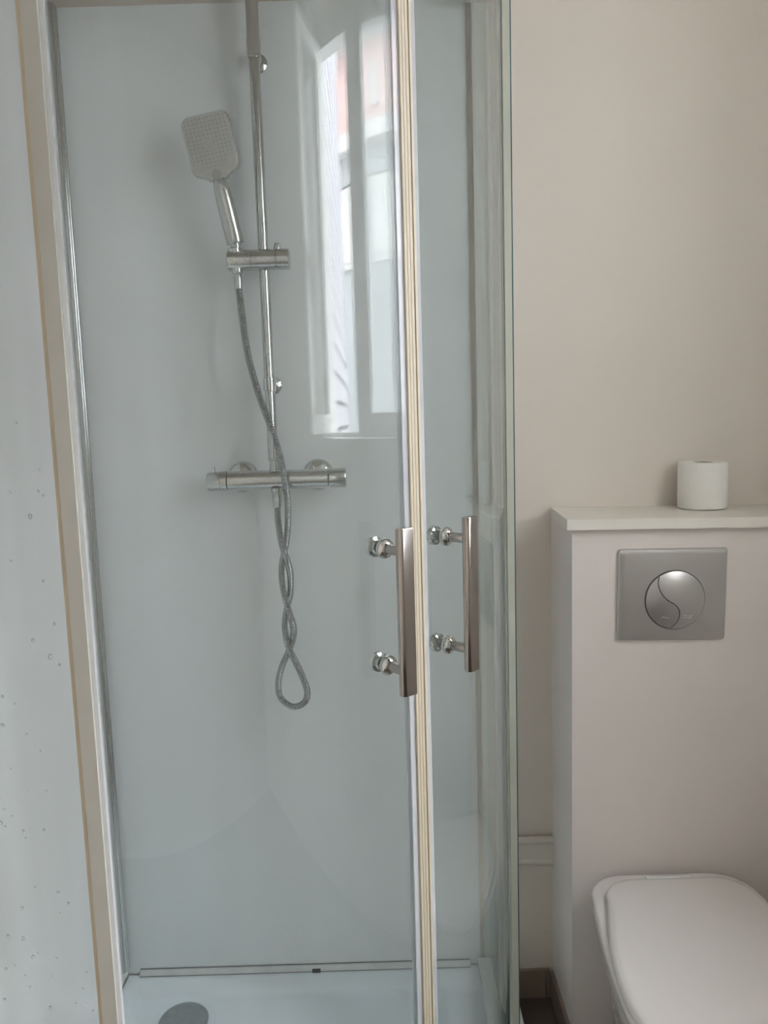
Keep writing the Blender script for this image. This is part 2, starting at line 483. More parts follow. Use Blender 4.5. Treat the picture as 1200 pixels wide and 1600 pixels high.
add_lathe(bm, (DX, DY, 0.0555), (0, 0, 1), [(0, 0.070), (0.0015, 0.0695), (0.002, 0.067), (0.0012, 0.062), (0.001, 0.058)], 48)
obj('drain_ring', bm, 'tray', tray)
bm = bm_new()
add_lathe(bm, (DX, DY, 0.0565), (0, 0, 1), [(0, 0.054), (0.004, 0.0545), (0.007, 0.052), (0.0085, 0.045), (0.0095, 0.025), (0.0098, 0.0)], 48)
obj('drain_cover', bm, 'drain', tray)
# sealant along the walls
sl = thing('tray_sealant', (-0.2, -0.004, 0.09), 'grey sealant strip where the shower wall meets the tray', 'sealant')
bm = bm_new()
loft(bm, [[(x, -0.0045, 0.0902), (x, -0.016, 0.0902), (x, -0.0135, 0.0945), (x, -0.0085, 0.0995), (x, -0.0045, 0.101)] for x in (XL + 0.035, -0.2, 0.17)])
obj('sealant_bead', bm, 'sealant', sl, smooth=0)
bm = bm_new(); add_box(bm, -0.200, -0.181, -0.020, -0.0145, 0.0903, 0.0965)
obj('dark_gap', bm, 'mould', sl, bevel=0.001)
bm = bm_new(); add_box(bm, XL + 0.035, 0.17, -0.0178, -0.0162, 0.0902, 0.0914)
obj('seam_line', bm, 'seam', sl)
bm = bm_new(); add_box(bm, XL + 0.035, 0.17, -0.0062, -0.0046, 0.101, 0.1030)
obj('seam_line', bm, 'seam', sl)
# corner trim of the wall lining (dull metal bead with wet glints)
ct = thing('corner_trim', (XL + 0.01, -0.01, 0.1), 'thin metal trim in the corner of the shower walls', 'trim')
bm = bm_new()
for (x, y, r) in ((XL + 0.0095, -0.0155, 0.0048), (XL + 0.0095, -0.0265, 0.0048)):
    add_lathe(bm, (x, y, 0.115), (0, 0, 1), [(0, r), (ZS - 0.117, r)], 12)
obj('corner_bead', bm, 'chrome_wet', ct)
bm = bm_new(); add_box(bm, XL + 0.0045, XL + 0.008, -0.036, -0.006, 0.115, ZS - 0.003)
obj('backing_strip', bm, 'satin', ct)

# ------------------------------------------------------------------ shower enclosure: fixed screens and rails
GZ0, GZ1 = 0.12, 2.19
def arc_pts(r, a0, a1, n, ext0=0.0, ext1=0.0):
    """plan points along the door arc, angles in degrees; beyond 0 and 90 it runs on straight"""
    out = []
    for k in range(n + 1):
        a = a0 + (a1 - a0) * k / n
        if a < 0:
            out.append((CX + r, CY + R(-a) * r))
        elif a > 90:
            out.append((CX - R(a - 90) * r, CY - r))
        else:
            out.append((CX + r * math.cos(R(a)), CY - r * math.sin(R(a))))
    return out
def sweep_arc(bm, r0, r1, a0, a1, z0, z1, n=72, mi=0, edge_mi=None):
    i_, o_ = arc_pts(r0, a0, a1, n), arc_pts(r1, a0, a1, n)
    rows = []
    for (xi, yi), (xo, yo) in zip(i_, o_):
        rows.append([bm.verts.new(p) for p in ((xi, yi, z0), (xo, yo, z0), (xo, yo, z1), (xi, yi, z1))])
    for a, b in zip(rows, rows[1:]):
        for k in range(4):
            f = bm.faces.new((a[k], a[(k + 1) % 4], b[(k + 1) % 4], b[k]))
            f.material_index = (edge_mi if edge_mi is not None and k in (0, 2) else mi)
    for rr in (rows[0], rows[-1]):
        f = bm.faces.new(rr); f.material_index = edge_mi if edge_mi is not None else mi

enc = thing('shower_enclosure', (CX, CY, 0.09), 'fixed glass side screens and rails of the quadrant shower', 'shower screen')
FO = 0.014        # fixed panes stand outside the sliding doors
def pane_box(name, b, parent, thin, gm='glass'):
    bm = bm_new(); add_box(bm, *b)
    bm.faces.ensure_lookup_table()
    for f in bm.faces:
        c = f.normal if f.normal.length else f.normal
        f.normal_update()
        f.material_index = 0 if abs(f.normal[thin]) > 0.5 else 1
    return obj(name, bm, [gm, 'gedge'], parent, smooth=0)
# side screen square to the back wall
SX = XR + FO
pane_box('glass_pane', (SX - 0.003, SX + 0.003, CY - 0.02, -0.014, GZ0, GZ1), enc, 0)
# front screen beside the left wall
FY = -(W + FO)
FXE = -0.327
pane_box('glass_pane', (XL + 0.014, FXE, FY - 0.003, FY + 0.003, GZ0, GZ1), enc, 1, 'glass_brightened')
for b in ((SX - 0.014, SX + 0.014, -0.022, -0.0002, GZ0 - 0.002, GZ1),):
    box_obj('wall_profile', b, 'profile', enc, bevel=0.002)
box_obj('wall_profile', (XL + 0.0045, XL + 0.026, FY - 0.014, FY + 0.014, GZ0 - 0.002, GZ1), 'profile', enc, bevel=0.002)
# end seals of the fixed screens
bm = bm_new()
add_box(bm, FXE - 0.002, FXE + 0.014, FY - 0.0075, FY + 0.0068, GZ0, GZ1)
es = obj('end_seal', bm, 'sealgrey', enc, bevel=0.0015)
bm = bm_new()
add_box(bm, FXE - 0.0066, FXE - 0.0021, FY - 0.0062, FY - 0.0032, GZ0, GZ1)
o = obj('yellowed_lip', bm, 'cream', None, bevel=0.0008); o.parent = es; o['label'] = 'yellowed lip of the seal'
bm = bm_new()
add_box(bm, FXE + 0.0138, FXE + 0.0185, FY - 0.004, FY + 0.002, GZ0, GZ1)
o = obj('clear_fin', bm, 'fin', None); o.parent = es
bm = bm_new()
add_box(bm, SX - 0.0065, SX + 0.0055, CY - 0.036, CY - 0.018, GZ0, GZ1)
es2 = obj('end_seal', bm, 'olive', enc, bevel=0.0015)
bm = bm_new()
add_box(bm, SX + 0.0056, SX + 0.0075, CY - 0.036, CY - 0.020, GZ0, GZ1)
o = obj('glass_edge', bm, 'gedge', None); o.parent = es2
# rails
def rail(name, z0, z1):
    bm = bm_new()
    r0, r1 = RR - 0.018, RR + 0.024
    path_i = [(CX + r0, -0.0225)] + arc_pts(r0, 0, 90, 48) + [(XL + 0.0265, CY - r0)]
    path_o = [(CX + r1, -0.0225)] + arc_pts(r1, 0, 90, 48) + [(XL + 0.0265, CY - r1)]
    rows = [[bm.verts.new(p) for p in ((a[0], a[1], z0), (b[0], b[1], z0), (b[0], b[1], z1), (a[0], a[1], z1))] for a, b in zip(path_i, path_o)]
    for a, b in zip(rows, rows[1:]):
        for k in range(4):
            bm.faces.new((a[k], a[(k + 1) % 4], b[(k + 1) % 4], b[k]))
    bm.faces.new(rows[0]); bm.faces.new(rows[-1])
    return obj(name, bm, 'profile', enc, smooth=20)
rail('bottom_rail', 0.0902, 0.118)
rail('top_rail', GZ1, GZ1 + 0.022)
# water droplets on the front screen
bm = bm_new()
random.seed(3)
for k in range(170):
    z = 1.385 - 1.15 * random.random() ** 0.8
    x = -0.335 - 0.115 * random.random() ** 0.75
    if random.random() < 0.45 and z > 1.0:
        continue
    r = random.choice((0.0009, 0.0011, 0.0013, 0.0016, 0.0021))
    mtx = Matrix.Translation((x, FY - 0.0031, z)) @ Matrix.Diagonal((r, r * 0.45, r * random.uniform(1, 1.4), 1))
    bmesh.ops.create_icosphere(bm, subdivisions=2, radius=1, matrix=mtx)
dr = obj('water_droplets', bm, 'water', enc, smooth=80)
dr['kind'] = 'stuff'

# ------------------------------------------------------------------ sliding doors
MID = 46.1
def make_door(sgn, label):
    """sgn +1: door running from the meeting line towards the left wall; -1: towards the back wall"""
    a_in = MID + sgn * 1.1
    a_out = 88.7 if sgn > 0 else -3.0
    root = thing('sliding_shower_door', (CX + RR * math.cos(R(MID + sgn * 20)), CY - RR * math.sin(R(MID + sgn * 20)), GZ0), label, 'shower door', 'curved sliding shower doors')
    bm = bm_new()
    sweep_arc(bm, RR - 0.003, RR + 0.003, a_in, a_out, GZ0 + 0.002, GZ1 - 0.004, 96, 0, 1)
    obj('glass_pane', bm, ['glass', 'gedge'], root, smooth=30)
    z0, z1 = GZ0 + 0.004, GZ1 - 0.006
    def strip(name, r0, r1, d0, d1, mt, par):
        bm = bm_new()
        a0, a1 = MID + sgn * d0, MID + sgn * d1
        sweep_arc(bm, RR + r0, RR + r1, min(a0, a1), max(a0, a1), z0, z1, 3)
        o = obj(name, bm, mt, None, smooth=30)
        o.parent = par
        if par.type == 'EMPTY':
            o.matrix_parent_inverse = Matrix.Translation(par.location).inverted()
        return o
    ms = strip('magnetic_seal', -0.006, 0.0065, 0.04, 0.50, 'cream', root)
    ms['label'] = 'yellowed magnetic closing strip'
    strip('seal_groove', -0.005, 0.0052, 0.50, 0.66, 'cream_groove', ms)
    strip('seal_lip', -0.006, 0.0072, 0.66, 1.05, 'cream', ms)
    strip('clear_fin', 0.0032, 0.0046, 1.05, 2.0, 'fin', ms)
    strip('clear_fin', -0.0046, -0.0032, 1.05, 2.0, 'fin', ms)
    # trailing seal at the far end
    bm = bm_new()
    e0, e1 = (a_out - 0.9, a_out + 0.1) if sgn > 0 else (a_out - 0.1, a_out + 1.3)
    sweep_arc(bm, RR - 0.0062, RR - 0.0032, e0, e1, z0, z1, 4)
    obj('trailing_seal', bm, 'fin', root, smooth=30)
    # handle: bar, two standoffs, rosettes and inner knobs
    ah = R(MID + sgn * 5.75)
    n = Vector((math.cos(ah), -math.sin(ah), 0)); tg = Vector((-math.sin(ah), -math.cos(ah), 0))   # tg points towards the left wall
    c = Vector((CX, CY, 0))
    hz0, hz1 = 1.043, 1.244
    bm = bm_new()
    # D-shaped section: one side rounded, the other flat
    prof = []
    w2, d0, d1 = 0.0100, 0.0365, 0.0495
    prof += [(-w2, d0), (-w2, d1)]
    for k in range(0, 13):
        a = PI / 2 - PI * k / 12
        prof.append((w2 - 0.0065 + 0.0065 * math.cos(a), (d0 + d1) / 2 + 0.0065 * math.sin(a)))
    loops = []
    for z, s in ((hz0, 0.93), (hz0 + 0.0012, 1.0), (hz1 - 0.0012, 1.0), (hz1, 0.93)):
        lp = []
        for t_, d_ in prof:
            p = c + n * (RR + (d0 + d1) / 2 + (d_ - (d0 + d1) / 2) * s) + tg * t_ * s
            lp.append((p.x, p.y, z))
        loops.append(lp)
    loft(bm, loops)
    hb = obj('handle_bar', bm, 'handle', root, smooth=30)
    for z in (1.071, 1.216):
        p = c + n * (RR + 0.0033)
        bm = bm_new()
        add_lathe(bm, (p.x, p.y, z), n, [(0.012, 0.0062), (0.034, 0.0062)], 24)
        o = obj('standoff', bm, 'handle', None); o.parent = hb
        bm = bm_new()
        add_lathe(bm, (p.x, p.y, z), n, [(0, 0.0095), (0.001, 0.0112), (0.004, 0.0125), (0.0075, 0.0118), (0.010, 0.0098), (0.012, 0.0075), (0.0125, 0.006)], 28)
        o = obj('rosette', bm, 'chrome', None); o.parent = hb
        q = c + n * (RR - 0.0033)
        bm = bm_new()
        add_lathe(bm, (q.x, q.y, z), -n, [(0, 0.008), (0.003, 0.009), (0.005, 0.0125), (0.010, 0.013), (0.013, 0.011), (0.0145, 0.006), (0.0148, 0)], 28)
        o = obj('inner_knob', bm, 'chrome', None); o.parent = hb
    return root
make_door(+1, 'wide curved glass sliding door at left with window reflected in it')
make_door(-1, 'curved glass sliding door at right nearest the toilet')

# ------------------------------------------------------------------ thermostatic shower column
PX, PY = -0.228, -0.062
colm = thing('shower_column', (PX, 0, 1.25), 'chrome thermostatic bar mixer with riser rail on the shower wall', 'shower mixer')
bm = bm_new()
add_lathe(bm, (-0.3245, PY, 1.25), (1, 0, 0), [(0, 0.0185), (0.001, 0.0200), (0.2095, 0.0200), (0.2105, 0.0185)], 40)
mixb = obj('mixer_body', bm, 'chrome_wet', colm)
bm = bm_new()
add_lathe(bm, (-0.3675, PY, 1.25), (1, 0, 0), [(0, 0.0165), (0.0015, 0.0195), (0.003, 0.0203), (0.028, 0.0203), (0.0285, 0.0192), (0.030, 0.0192), (0.0305, 0.0206), (0.041, 0.0206), (0.0418, 0.0195)], 40)
kn = obj('flow_knob', bm, 'chrome_wet', colm)
bm = bm_new(); add_lathe(bm, (-0.354, PY, 1.2695), (0, 0, 1), [(0, 0.0035), (0.010, 0.0035), (0.011, 0.0025)], 14)
o = obj('stop_pin', bm, 'chrome', None); o.parent = kn
bm = bm_new()
add_lathe(bm, (-0.1125, PY, 1.25), (1, 0, 0), [(0, 0.0195), (0.001, 0.0212), (0.0045, 0.0212), (0.005, 0.0195), (0.0065, 0.0195), (0.007, 0.0206), (0.033, 0.0206), (0.035, 0.0195), (0.036, 0.0165)], 40)
obj('temperature_knob', bm, 'chrome_wet', colm)
for x in (-0.303, -0.140):
    bm = bm_new()
    add_lathe(bm, (x, -0.0042, 1.254), (0, -1, 0), [(0, 0.034), (0.003, 0.0345), (0.008, 0.0325), (0.014, 0.027), (0.018, 0.020), (0.020, 0.0145), (0.030, 0.014), (0.045, 0.0135)], 40)
    obj('wall_rosette', bm, 'chrome', colm)
bm = bm_new(); add_lathe(bm, (PX + 0.003, PY, 1.268), (0, 0, 1), [(0, 0.0125), (0.004, 0.0125), (0.0045, 0.0112), (0.022, 0.0112), (0.024, 0.0135), (0.027, 0.0135), (0.028, 0.0118)], 24)
obj('top_nut', bm, 'chrome_wet', colm)
bm = bm_new(); add_lathe(bm, (PX + 0.005, PY - 0.006, 1.233), (0, 0, -1), [(0, 0.012), (0.008, 0.012), (0.009, 0.0095), (0.016, 0.0095)], 24)
obj('hose_outlet', bm, 'chrome_wet', colm)
bm = bm_new(); add_lathe(bm, (PX, PY, 1.29), (0, 0, 1), [(0, 0.0108), (0.80, 0.0108)], 28)
obj('riser_pipe', bm, 'chrome_wet', colm)
bm = bm_new(); add_lathe(bm, (PX, PY, 2.086), (0, 0, 1), [(0, 0.0118), (0.002, 0.0136), (0.030, 0.0136), (0.033, 0.0124), (0.126, 0.0124)], 28)
obj('upper_sleeve', bm, 'satin', colm)
for z in (2.094, 1.447):
    bm = bm_new()
    add_lathe(bm, (PX, PY, z - 0.014), (0, 0, 1), [(0, 0.0122), (0.001, 0.0132), (0.027, 0.0132), (0.028, 0.0122)], 28)
    add_lathe(bm, (PX, -0.0042, z), (0, -1, 0), [(0, 0.0185), (0.004, 0.0185), (0.006, 0.016), (0.008, 0.011), (0.05, 0.0105)], 28)
    obj('wall_bracket', bm, 'chrome', colm)
# slider with handset holder
bm = bm_new()
add_lathe(bm, (-0.299, -0.070, 1.695), (1, 0, 0), [(0, 0.0185), (0.0015, 0.0205), (0.046, 0.0205), (0.047, 0.0195), (0.049, 0.0195), (0.050, 0.0205), (0.096, 0.0205), (0.097, 0.0193), (0.099, 0.0193), (0.1, 0.0205), (0.123, 0.0205), (0.1245, 0.019), (0.126, 0.012)], 36)
sld = obj('rail_slider', bm, 'chrome_wet', colm)
bm = bm_new()
add_lathe(bm, (-0.199, -0.070, 1.713), (0.12, 0, 1), [(0, 0.0075), (0.010, 0.007), (0.013, 0.0055)], 18)
o = obj('release_button', bm, 'chrome', None); o.parent = sld
bm = bm_new()
add_lathe(bm, (-0.2805, -0.072, 1.669), (-0.06, 0.0, 1), [(0, 0.0105), (0.003, 0.0115), (0.045, 0.0150), (0.0475, 0.0150), (0.049, 0.0135)], 28)
o = obj('handset_holder', bm, 'chrome_wet', None); o.parent = sld

# ------------------------------------------------------------------ hand shower
hsr = thing('hand_shower', (-0.2815, -0.072, 1.727), 'grey faced rectangular hand shower clipped in the rail slider', 'hand shower')
HM = Matrix.Translation((-0.2815, -0.072, 1.727)) @ Matrix.Rotation(R(-10.5), 4, 'Y') @ Matrix.Rotation(R(8), 4, 'X')
def hs_obj(name, bm, mt, parent, smooth=35):
    bmesh.ops.transform(bm, matrix=HM, verts=bm.verts)
    o = obj(name, bm, mt, None, smooth=smooth)
    o.parent = parent
    if parent.type == 'EMPTY':
        o.matrix_parent_inverse = Matrix.Translation(parent.location).inverted()
    return o
def head_outline(s, y, cz=0.176):
    """rounded rectangle with chamfered lower corners, scaled by inset s"""
    hw, top, bot, nk, ch = 0.0485 - s, 0.066 - s, -0.055 + s, 0.017 - s * 0.4, 0.027
    pts = []
    r = 0.020
    for k in range(9):
        a = PI / 2 * k / 8
        pts.append((hw - r + r * math.cos(a), top - r + r * math.sin(a) + 0.003 * math.cos(a)))
    for k in range(9):
        a = PI / 2 + PI / 2 * k / 8
        pts.append((-hw + r + r * math.cos(a), top - r + r * math.sin(a)))
    r2 = 0.012
    lower = [(-hw, bot + ch), (-hw + 0.0015, bot + ch - 0.007), (-hw + 0.006, bot + ch - 0.014), (-nk - 0.006, bot + 0.004), (-nk, bot - 0.001)]
    pts += lower + [(-p[0], p[1]) for p in reversed(lower)]
    return [(x, y, cz + z) for x, z in pts]
bm = bm_new()
loft(bm, [head_outline(0.006, 0.008), head_outline(0.001, 0.004), head_outline(0.0, -0.002), head_outline(0.0006, -0.008), head_outline(0.003, -0.0115)])
shd = hs_obj('spray_head', bm, 'chrome', hsr, 40)
bm = bm_new()
loft(bm, [head_outline(0.0035, -0.0117), head_outline(0.004, -0.0128), head_outline(0.007, -0.0133)])
hs_obj('spray_face', bm, 'greyface', shd, 40)
bm = bm_new()
for i in range(11):
    for j in range(13):
        x, z = -0.038 + i * 0.0076, 0.146 + j * 0.0072
        if abs(x) > 0.026 and z < 0.16: continue
        if 0.168 < z < 0.20 and abs(x) < 0.012 and (i + j) % 2: continue
        add_lathe(bm, (x, -0.0134, z), (0, -1, 0), [(-0.0005, 0.0013), (0.0012, 0.0010)], 6)
nzo = hs_obj('spray_nozzles', bm, 'nozzle', shd)
nzo['kind'] = 'stuff'
bm = bm_new()
add_lathe(bm, (0.0, -0.0045, 0.0), (0, 0, 1), [(0, 0.0165), (0.001, 0.0172), (0.010, 0.0174), (0.045, 0.0176), (0.080, 0.0172), (0.100, 0.0162), (0.115, 0.0145), (0.130, 0.010)], 28)
for v in bm.verts:
    v.co.y = -0.002 + (v.co.y + 0.0045) * 0.85
hs_obj('grip', bm, 'chrome_wet', hsr)
bm = bm_new(); add_lathe(bm, (0, -0.0138, 0.1300), (0, -1, 0), [(-0.004, 0.0095), (0.001, 0.0095), (0.0022, 0.0085), (0.0026, 0.0)], 24)
o = hs_obj('mode_button', bm, 'button', hsr)
bm = bm_new(); add_lathe(bm, (0, -0.002, 0.0), (0, 0, -1), [(0, 0.0110), (0.012, 0.0098)], 24)
hs_obj('grip_end', bm, 'chrome', hsr)

# ------------------------------------------------------------------ hose
s1 = [(-0.2805, 1.664), (-0.279, 1.635), (-0.273, 1.576), (-0.263, 1.50), (-0.244, 1.422), (-0.225, 1.363), (-0.211, 1.316), (-0.203, 1.263), (-0.199, 1.21), (-0.201, 1.163), (-0.208, 1.116), (-0.218, 1.075), (-0.22, 1.041), (-0.215, 1.006), (-0.206, 0.971), (-0.199, 0.939), (-0.203, 0.908), (-0.215, 0.878), (-0.230, 0.846), (-0.239, 0.811), (-0.235, 0.779), (-0.210, 0.760)]
y1 = [-0.072, -0.074, -0.085, -0.096, -0.103, -0.106, -0.105, -0.098, -0.087, -0.080, -0.072, -0.072, -0.076, -0.082, -0.088, -0.086, -0.077, -0.071, -0.070, -0.070, -0.072, -0.076]
s2 = [(-0.184, 0.769), (-0.176, 0.794), (-0.185, 0.83), (-0.199, 0.866), (-0.212, 0.899), (-0.218, 0.937), (-0.214, 0.971), (-0.205, 1.006), (-0.202, 1.047), (-0.206, 1.081), (-0.215, 1.116), (-0.221, 1.157), (-0.223, 1.19), (-0.223, 1.217)]
y2 = [-0.080, -0.082, -0.085, -0.087, -0.087, -0.080, -0.073, -0.069, -0.074, -0.083, -0.088, -0.080, -0.071, -0.068]
hp = [(x, y, z) for (x, z), y in zip(s1, y1)] + [(x, y, z) for (x, z), y in zip(s2, y2)]
hose = thing('shower_hose', (-0.21, -0.08, 0.76), 'twisted metal shower hose looping below the mixer', 'shower hose')
path = resample(catmull(hp, 24), 0.00115)
bm = bm_new()
add_tube(bm, path, lambda i: 0.0066 + (0.0008 if i % 4 in (0, 1) else -0.0011), 12)
obj('hose_tube', bm, 'hose', hose, smooth=60)
bm = bm_new(); add_lathe(bm, hp[-1], Vector(hp[-2]) - Vector(hp[-1]), [(-0.002, 0.0088), (0.001, 0.0098), (0.022, 0.0092), (0.026, 0.0078)], 20)
obj('hose_nut', bm, 'chrome_wet', hose)
bm = bm_new(); add_lathe(bm, hp[0], Vector(hp[1]) - Vector(hp[0]), [(-0.004, 0.0085), (0.004, 0.0092), (0.022, 0.0082), (0.026, 0.0075)], 20)
obj('hose_nut', bm, 'chrome_wet', hose)

# ------------------------------------------------------------------ cistern boxing
BX0, BY, BZ = 0.366, -0.187, 1.145
def sag(x): return (x - BX0) * 0.015          # the boxing was not built quite level
bm = bm_new(); add_box(bm, BX0, WX - 0.0005, BY, -0.0002, 0.0, BZ)
for v in bm.verts:
    if v.co.z > 0.5: v.co.z -= sag(v.co.x)
bx = obj('cistern_boxing', bm, 'box', bevel=0.005, bseg=3)
tag(bx, 'cream painted boxing behind the toilet holding the flush plate', 'cistern box')
bm = bm_new()
sx = [(0.366, -0.0003), (0.352, -0.205), (WX - 0.0008, -0.205), (WX - 0.0008, -0.0003)]
loft(bm, [[(x, y, BZ + 0.0003 - sag(x)) for x, y in sx], [(x, y, BZ + 0.0208 - sag(x)) for x, y in sx]])
tag(obj('cistern_shelf', bm, 'shelf', bevel=0.008, bseg=4), 'cream painted shelf with rounded edge on top of the boxing', 'shelf')
# skirting tiles
sk = thing('baseboard_back', (0.31, -0.004, 0), 'brown tile skirting between shower tray and boxing', 'skirting', kind='structure')
box_obj('tile', (0.2675, 0.3475, -0.009, -0.0002, 0.0, 0.07), 'skirt', sk, bevel=0.0015)
box_obj('tile', (0.3495, 0.3575, -0.009, -0.0002, 0.0, 0.07), 'skirt', sk, bevel=0.0008)
sk = thing('baseboard_boxing', (0.36, -0.1, 0), 'brown tile skirting along the foot of the boxing', 'skirting', kind='structure')
box_obj('tile', (0.358, 0.3658, BY - 0.0085, -0.0095, 0.0, 0.07), 'skirt', sk, bevel=0.0015)
for k in range(2):
    x0 = 0.367 + k * 0.292
    box_obj('tile', (x0, min(x0 + 0.29, WX - 0.001), BY - 0.0085, BY - 0.0002, 0.0, 0.07), 'skirt', sk, bevel=0.0015)
# trunking
tk = thing('pipe_trunking', (0.3, -0.01, 0.37), 'painted pipe trunking low on the wall beside the boxing', 'trunking')
bm = bm_new(); add_box(bm, 0.222, 0.3655, -0.016, -0.0002, 0.352, 0.394)
obj('trunking_body', bm, 'trunk', tk)
for z in (0.399, 0.347):
    bm = bm_new()
    add_lathe(bm, (0.222, -0.012, z), (1, 0, 0), [(0, 0.0085), (0.1433, 0.0085)], 20)
    obj('trunking_lip', bm, 'trunk', tk)

# ------------------------------------------------------------------ flush plate
PXC, PZC = 0.561, 1.010
PB = BY - 0.0002
fp = thing('flush_plate', (PXC, PB, PZC), 'satin chrome dual flush plate with round split button', 'flush plate')
bm = bm_new()
def rrect(w, h, r, y, n=6):
    pts = []
    for cx, cz, a0 in ((w - r, h - r, 0), (-w + r, h - r, 90), (-w + r, -h + r, 180), (w - r, -h + r, 270)):
        for k in range(n + 1):
            a = R(a0 + 90 * k / n)
            pts.append((PXC + cx + r * math.cos(a), y, PZC + cz + r * math.sin(a)))
    return pts
loft(bm, [rrect(0.1055, 0.091, 0.006, PB), rrect(0.1065, 0.092, 0.006, PB - 0.003), rrect(0.1065, 0.092, 0.006, PB - 0.006), rrect(0.1045, 0.090, 0.005, PB - 0.0085), rrect(0.098, 0.0835, 0.004, PB - 0.0095)])
obj('plate', bm, 'satin', fp, smooth=40)
BXc, BZc, BR = 0.5655, 1.0, 0.0585
YB = PB - 0.0095
bm = bm_new(); add_lathe(bm, (BXc, YB + 0.0005, BZc), (0, -1, 0), [(0, BR + 0.0011), (0.0008, BR + 0.0011)], 64)
obj('button_gap', bm, 'satin_gap', fp)
# S-curve dividing the button, top to bottom
def scurve(n=40):
    # starts upper left on the rim, bows left, crosses the centre, bows right, ends at the lower rim
    P = [(-0.0325, 0.0487), (-0.0355, 0.034), (-0.030, 0.016), (-0.018, 0.002), (-0.004, -0.0065), (0.0048, -0.018), (0.0060, -0.032), (0.0010, -0.045), (-0.0095, -0.0577)]
    return [(v.x, v.y) for v in catmull([(a, b, 0) for a, b in P], 6)]
S = scurve()
def dome(x, z):
    q = min((x * x + z * z) / (BR * BR), 1)
    return 0.0030 + 0.0085 * (1 - q)
def half(sgn, name):
    g = 0.0008
    aS = math.atan2(S[0][1], S[0][0]); aE = math.atan2(S[-1][1], S[-1][0])
    arc = []
    if sgn > 0:      # right: from end of S counter-clockwise to start
        a0, a1 = aE, aS
        if a1 < a0: a1 += 2 * PI
    else:            # left: from end of S clockwise to start
        a0, a1 = aE, aS - 2 * PI
        while a1 > a0: a1 -= 2 * PI
    n = 60
    rim = [((BR - g) * math.cos(a0 + (a1 - a0) * k / n), (BR - g) * math.sin(a0 + (a1 - a0) * k / n)) for k in range(n + 1)]
    cur = []
    for i, (x, z) in enumerate(S):
        tx, tz = (S[min(i + 1, len(S) - 1)][0] - S[max(i - 1, 0)][0], S[min(i + 1, len(S) - 1)][1] - S[max(i - 1, 0)][1])
        L = math.hypot(tx, tz)
        nx, nz = (-tz / L, tx / L)          # left of travel direction = +x side when going down
        cur.append((x + nx * g * sgn, z + nz * g * sgn))
    # grid between S curve and rim: same count of points
    cur_r = list(reversed(cur))             # from end (bottom) to start (top), same direction as rim
    m_ = len(cur_r)
    rim_m = [rim[round(k * n / (m_ - 1))] for k in range(m_)]
    bm = bm_new()
    K = 10
    grid = []
    for i in range(K + 1):
        f = i / K
        row = []
        for (cx_, cz_), (rx, rz) in zip(cur_r, rim_m):
            x, z = cx_ + (rx - cx_) * f, cz_ + (rz - cz_) * f
            row.append(bm.verts.new((BXc + x, YB - dome(x, z), BZc + z)))
        grid.append(row)
    for a, b in zip(grid, grid[1:]):
        for k in range(m_ - 1):
            bm.faces.new((a[k], a[k + 1], b[k + 1], b[k]))
    # skirt down to the plate
    loop = grid[0] + list(reversed(grid[-1]))
    base = [bm.verts.new((v.co.x, YB - 0.0002, v.co.z)) for v in loop]
    bridge(bm, loop, base)
    bm.faces.new(base)
    bmesh.ops.remove_doubles(bm, verts=bm.verts, dist=1e-6)
    return obj(name, bm, 'satin', fp, smooth=30)
small = half(-1, 'half_flush_button')
full = half(+1, 'full_flush_button')
def wave(x0, x1, z, amp, parent):
    pts = []
    for k in range(25):
        f = k / 24
        x = x0 + (x1 - x0) * f; zz = z + amp * math.sin(2 * PI * f)
        pts.append((BXc + x, YB - dome(x, zz) - 0.0002, BZc + zz))
    bm = bm_new(); add_tube(bm, pts, lambda i: 0.0005, 6)
    o = obj('wave_mark', bm, 'satin_mark', None); o.parent = parent
wave(-0.028, -0.013, -0.0335, 0.0012, small)
wave(0.014, 0.033, -0.0305, 0.0012, full)
wave(0.016, 0.031, -0.0345, 0.0012, full)

fp.rotation_euler = (0, R(0.9), 0)

# ------------------------------------------------------------------ toilet roll
RX, RY, RZ = 0.674, -0.056, BZ + 0.0212 - sag(0.63)
tr_ = thing('toilet_roll', (RX, RY, RZ), 'white toilet paper roll standing on the cistern shelf', 'toilet roll')
bm = bm_new()
seg = 64
def ring(r, z): return [(RX + r * math.cos(2 * PI * k / seg), RY + r * math.sin(2 * PI * k / seg), RZ + z) for k in range(seg)]
loft(bm, [ring(0.021, 0.0), ring(0.046, 0.0), ring(0.049, 0.002), ring(0.0498, 0.006), ring(0.0498, 0.093), ring(0.049, 0.097), ring(0.047, 0.098), ring(0.021, 0.0975), ring(0.021, 0.0)], False, False)
bmesh.ops.remove_doubles(bm, verts=bm.verts, dist=1e-6)
obj('paper', bm, 'paper', tr_)
bm = bm_new()
loft(bm, [ring(0.0208, 0.0005), ring(0.0208, 0.0965), ring(0.0196, 0.0965), ring(0.0196, 0.0005), ring(0.0208, 0.0005)], False, False)
bmesh.ops.remove_doubles(bm, verts=bm.verts, dist=1e-6)
obj('cardboard_core', bm, 'card', tr_)

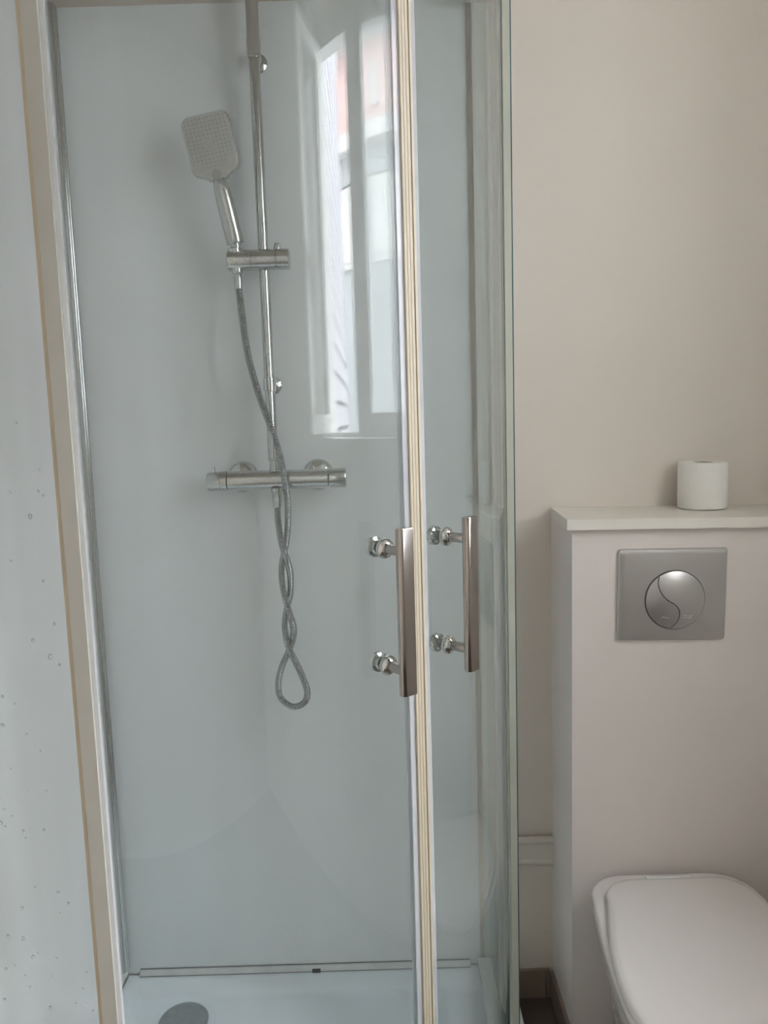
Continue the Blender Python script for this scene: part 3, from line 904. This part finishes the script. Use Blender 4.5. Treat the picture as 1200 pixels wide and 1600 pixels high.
# ------------------------------------------------------------------ toilet
TX = 0.548
toi = thing('toilet', (TX, -0.45, 0), 'white toilet with closed lid in front of the boxing', 'toilet')
def plan(yb, yf, wr, wm, rc, k=1.0, n=14):
    """closed plan outline: rounded back corners, sides bulging, round front; returns list of (x,y)"""
    half = []
    # back edge to corner
    half.append((0.0, yb)); half.append(((wr - rc) * 0.5, yb)); half.append((wr - rc, yb))
    for i in range(1, 7):
        a = PI / 2 * i / 6
        half.append((wr - rc + rc * math.sin(a), yb - rc + rc * math.cos(a)))
    y0 = yb - rc
    ym = yf + wm * 1.02
    for i in range(1, 9):
        f = i / 8
        half.append((wr + (wm - wr) * math.sin(f * PI / 2), y0 + (ym - y0) * f))
    for i in range(1, n + 1):
        a = PI / 2 * i / n
        half.append((wm * math.cos(a), ym - (ym - yf) * math.sin(a)))
    left = [(-x, y) for x, y in reversed(half[1:-1])]
    return half + left
def pl(pts, z, s=1.0, cy=-0.45, sy=None, dx=0.0):
    sy = s if sy is None else sy
    return [(TX + dx + x * s, cy + (y - cy) * sy, z) for x, y in pts]
ob = plan(BY - 0.001, -0.735, 0.163, 0.183, 0.075)
bm = bm_new()
def inset(pts, d):
    out = []
    cy = -0.46
    for x, y in pts:
        L = math.hypot(x, y - cy)
        out.append((x * (1 - d / max(L, .05)), cy + (y - cy) * (1 - d / max(L, .05))))
    return out
def bowl_ring(z, sx, sf):
    # narrower towards the foot; back stays on the boxing
    out = []
    for x, y in ob:
        yy = y if y > -0.22 else -0.22 + (y + 0.22) * sf
        out.append((TX + x * sx, yy - (0.0092 if z < 0.08 and y > BY - 0.0095 else 0.0), z))
    return out
loft(bm, [bowl_ring(0.0, 0.66, 0.70), bowl_ring(0.02, 0.65, 0.69), bowl_ring(0.12, 0.66, 0.72), bowl_ring(0.22, 0.74, 0.80), bowl_ring(0.30, 0.87, 0.91), bowl_ring(0.36, 0.95, 0.965), bowl_ring(0.395, 0.975, 0.985), bowl_ring(0.404, 0.97, 0.982), bowl_ring(0.407, 0.955, 0.975)])
obj('bowl', bm, 'ceramic', toi, smooth=60)
sp = plan(BY - 0.012, -0.738, 0.163, 0.188, 0.075)
bm = bm_new()
loft(bm, [pl(inset(sp, .006), 0.4085), pl(inset(sp, .001), 0.411), pl(sp, 0.416), pl(sp, 0.424), pl(inset(sp, .002), 0.4275), pl(inset(sp, .006), 0.4285)])
obj('seat', bm, 'seat', toi, smooth=60)
lp = plan(BY - 0.050, -0.735, 0.145, 0.189, 0.065)
bm = bm_new()
loft(bm, [pl(inset(lp, .005), 0.4295, dx=0.002), pl(lp, 0.4315, dx=0.002), pl(lp, 0.437, dx=0.002), pl(inset(lp, .0015), 0.442, dx=0.002), pl(inset(lp, .006), 0.4455, dx=0.002), pl(inset(lp, .016), 0.4475, dx=0.002), pl(inset(lp, .045), 0.449, dx=0.002), pl(inset(lp, .10), 0.4495, dx=0.002)])
obj('lid', bm, 'seat', toi, smooth=60)
bm = bm_new()
add_lathe(bm, (TX - 0.045, BY - 0.043, 0.4355), (1, 0, 0), [(0, 0.005), (0.001, 0.0065), (0.089, 0.0065), (0.09, 0.005)], 20)
obj('hinge', bm, 'ceramic', toi)
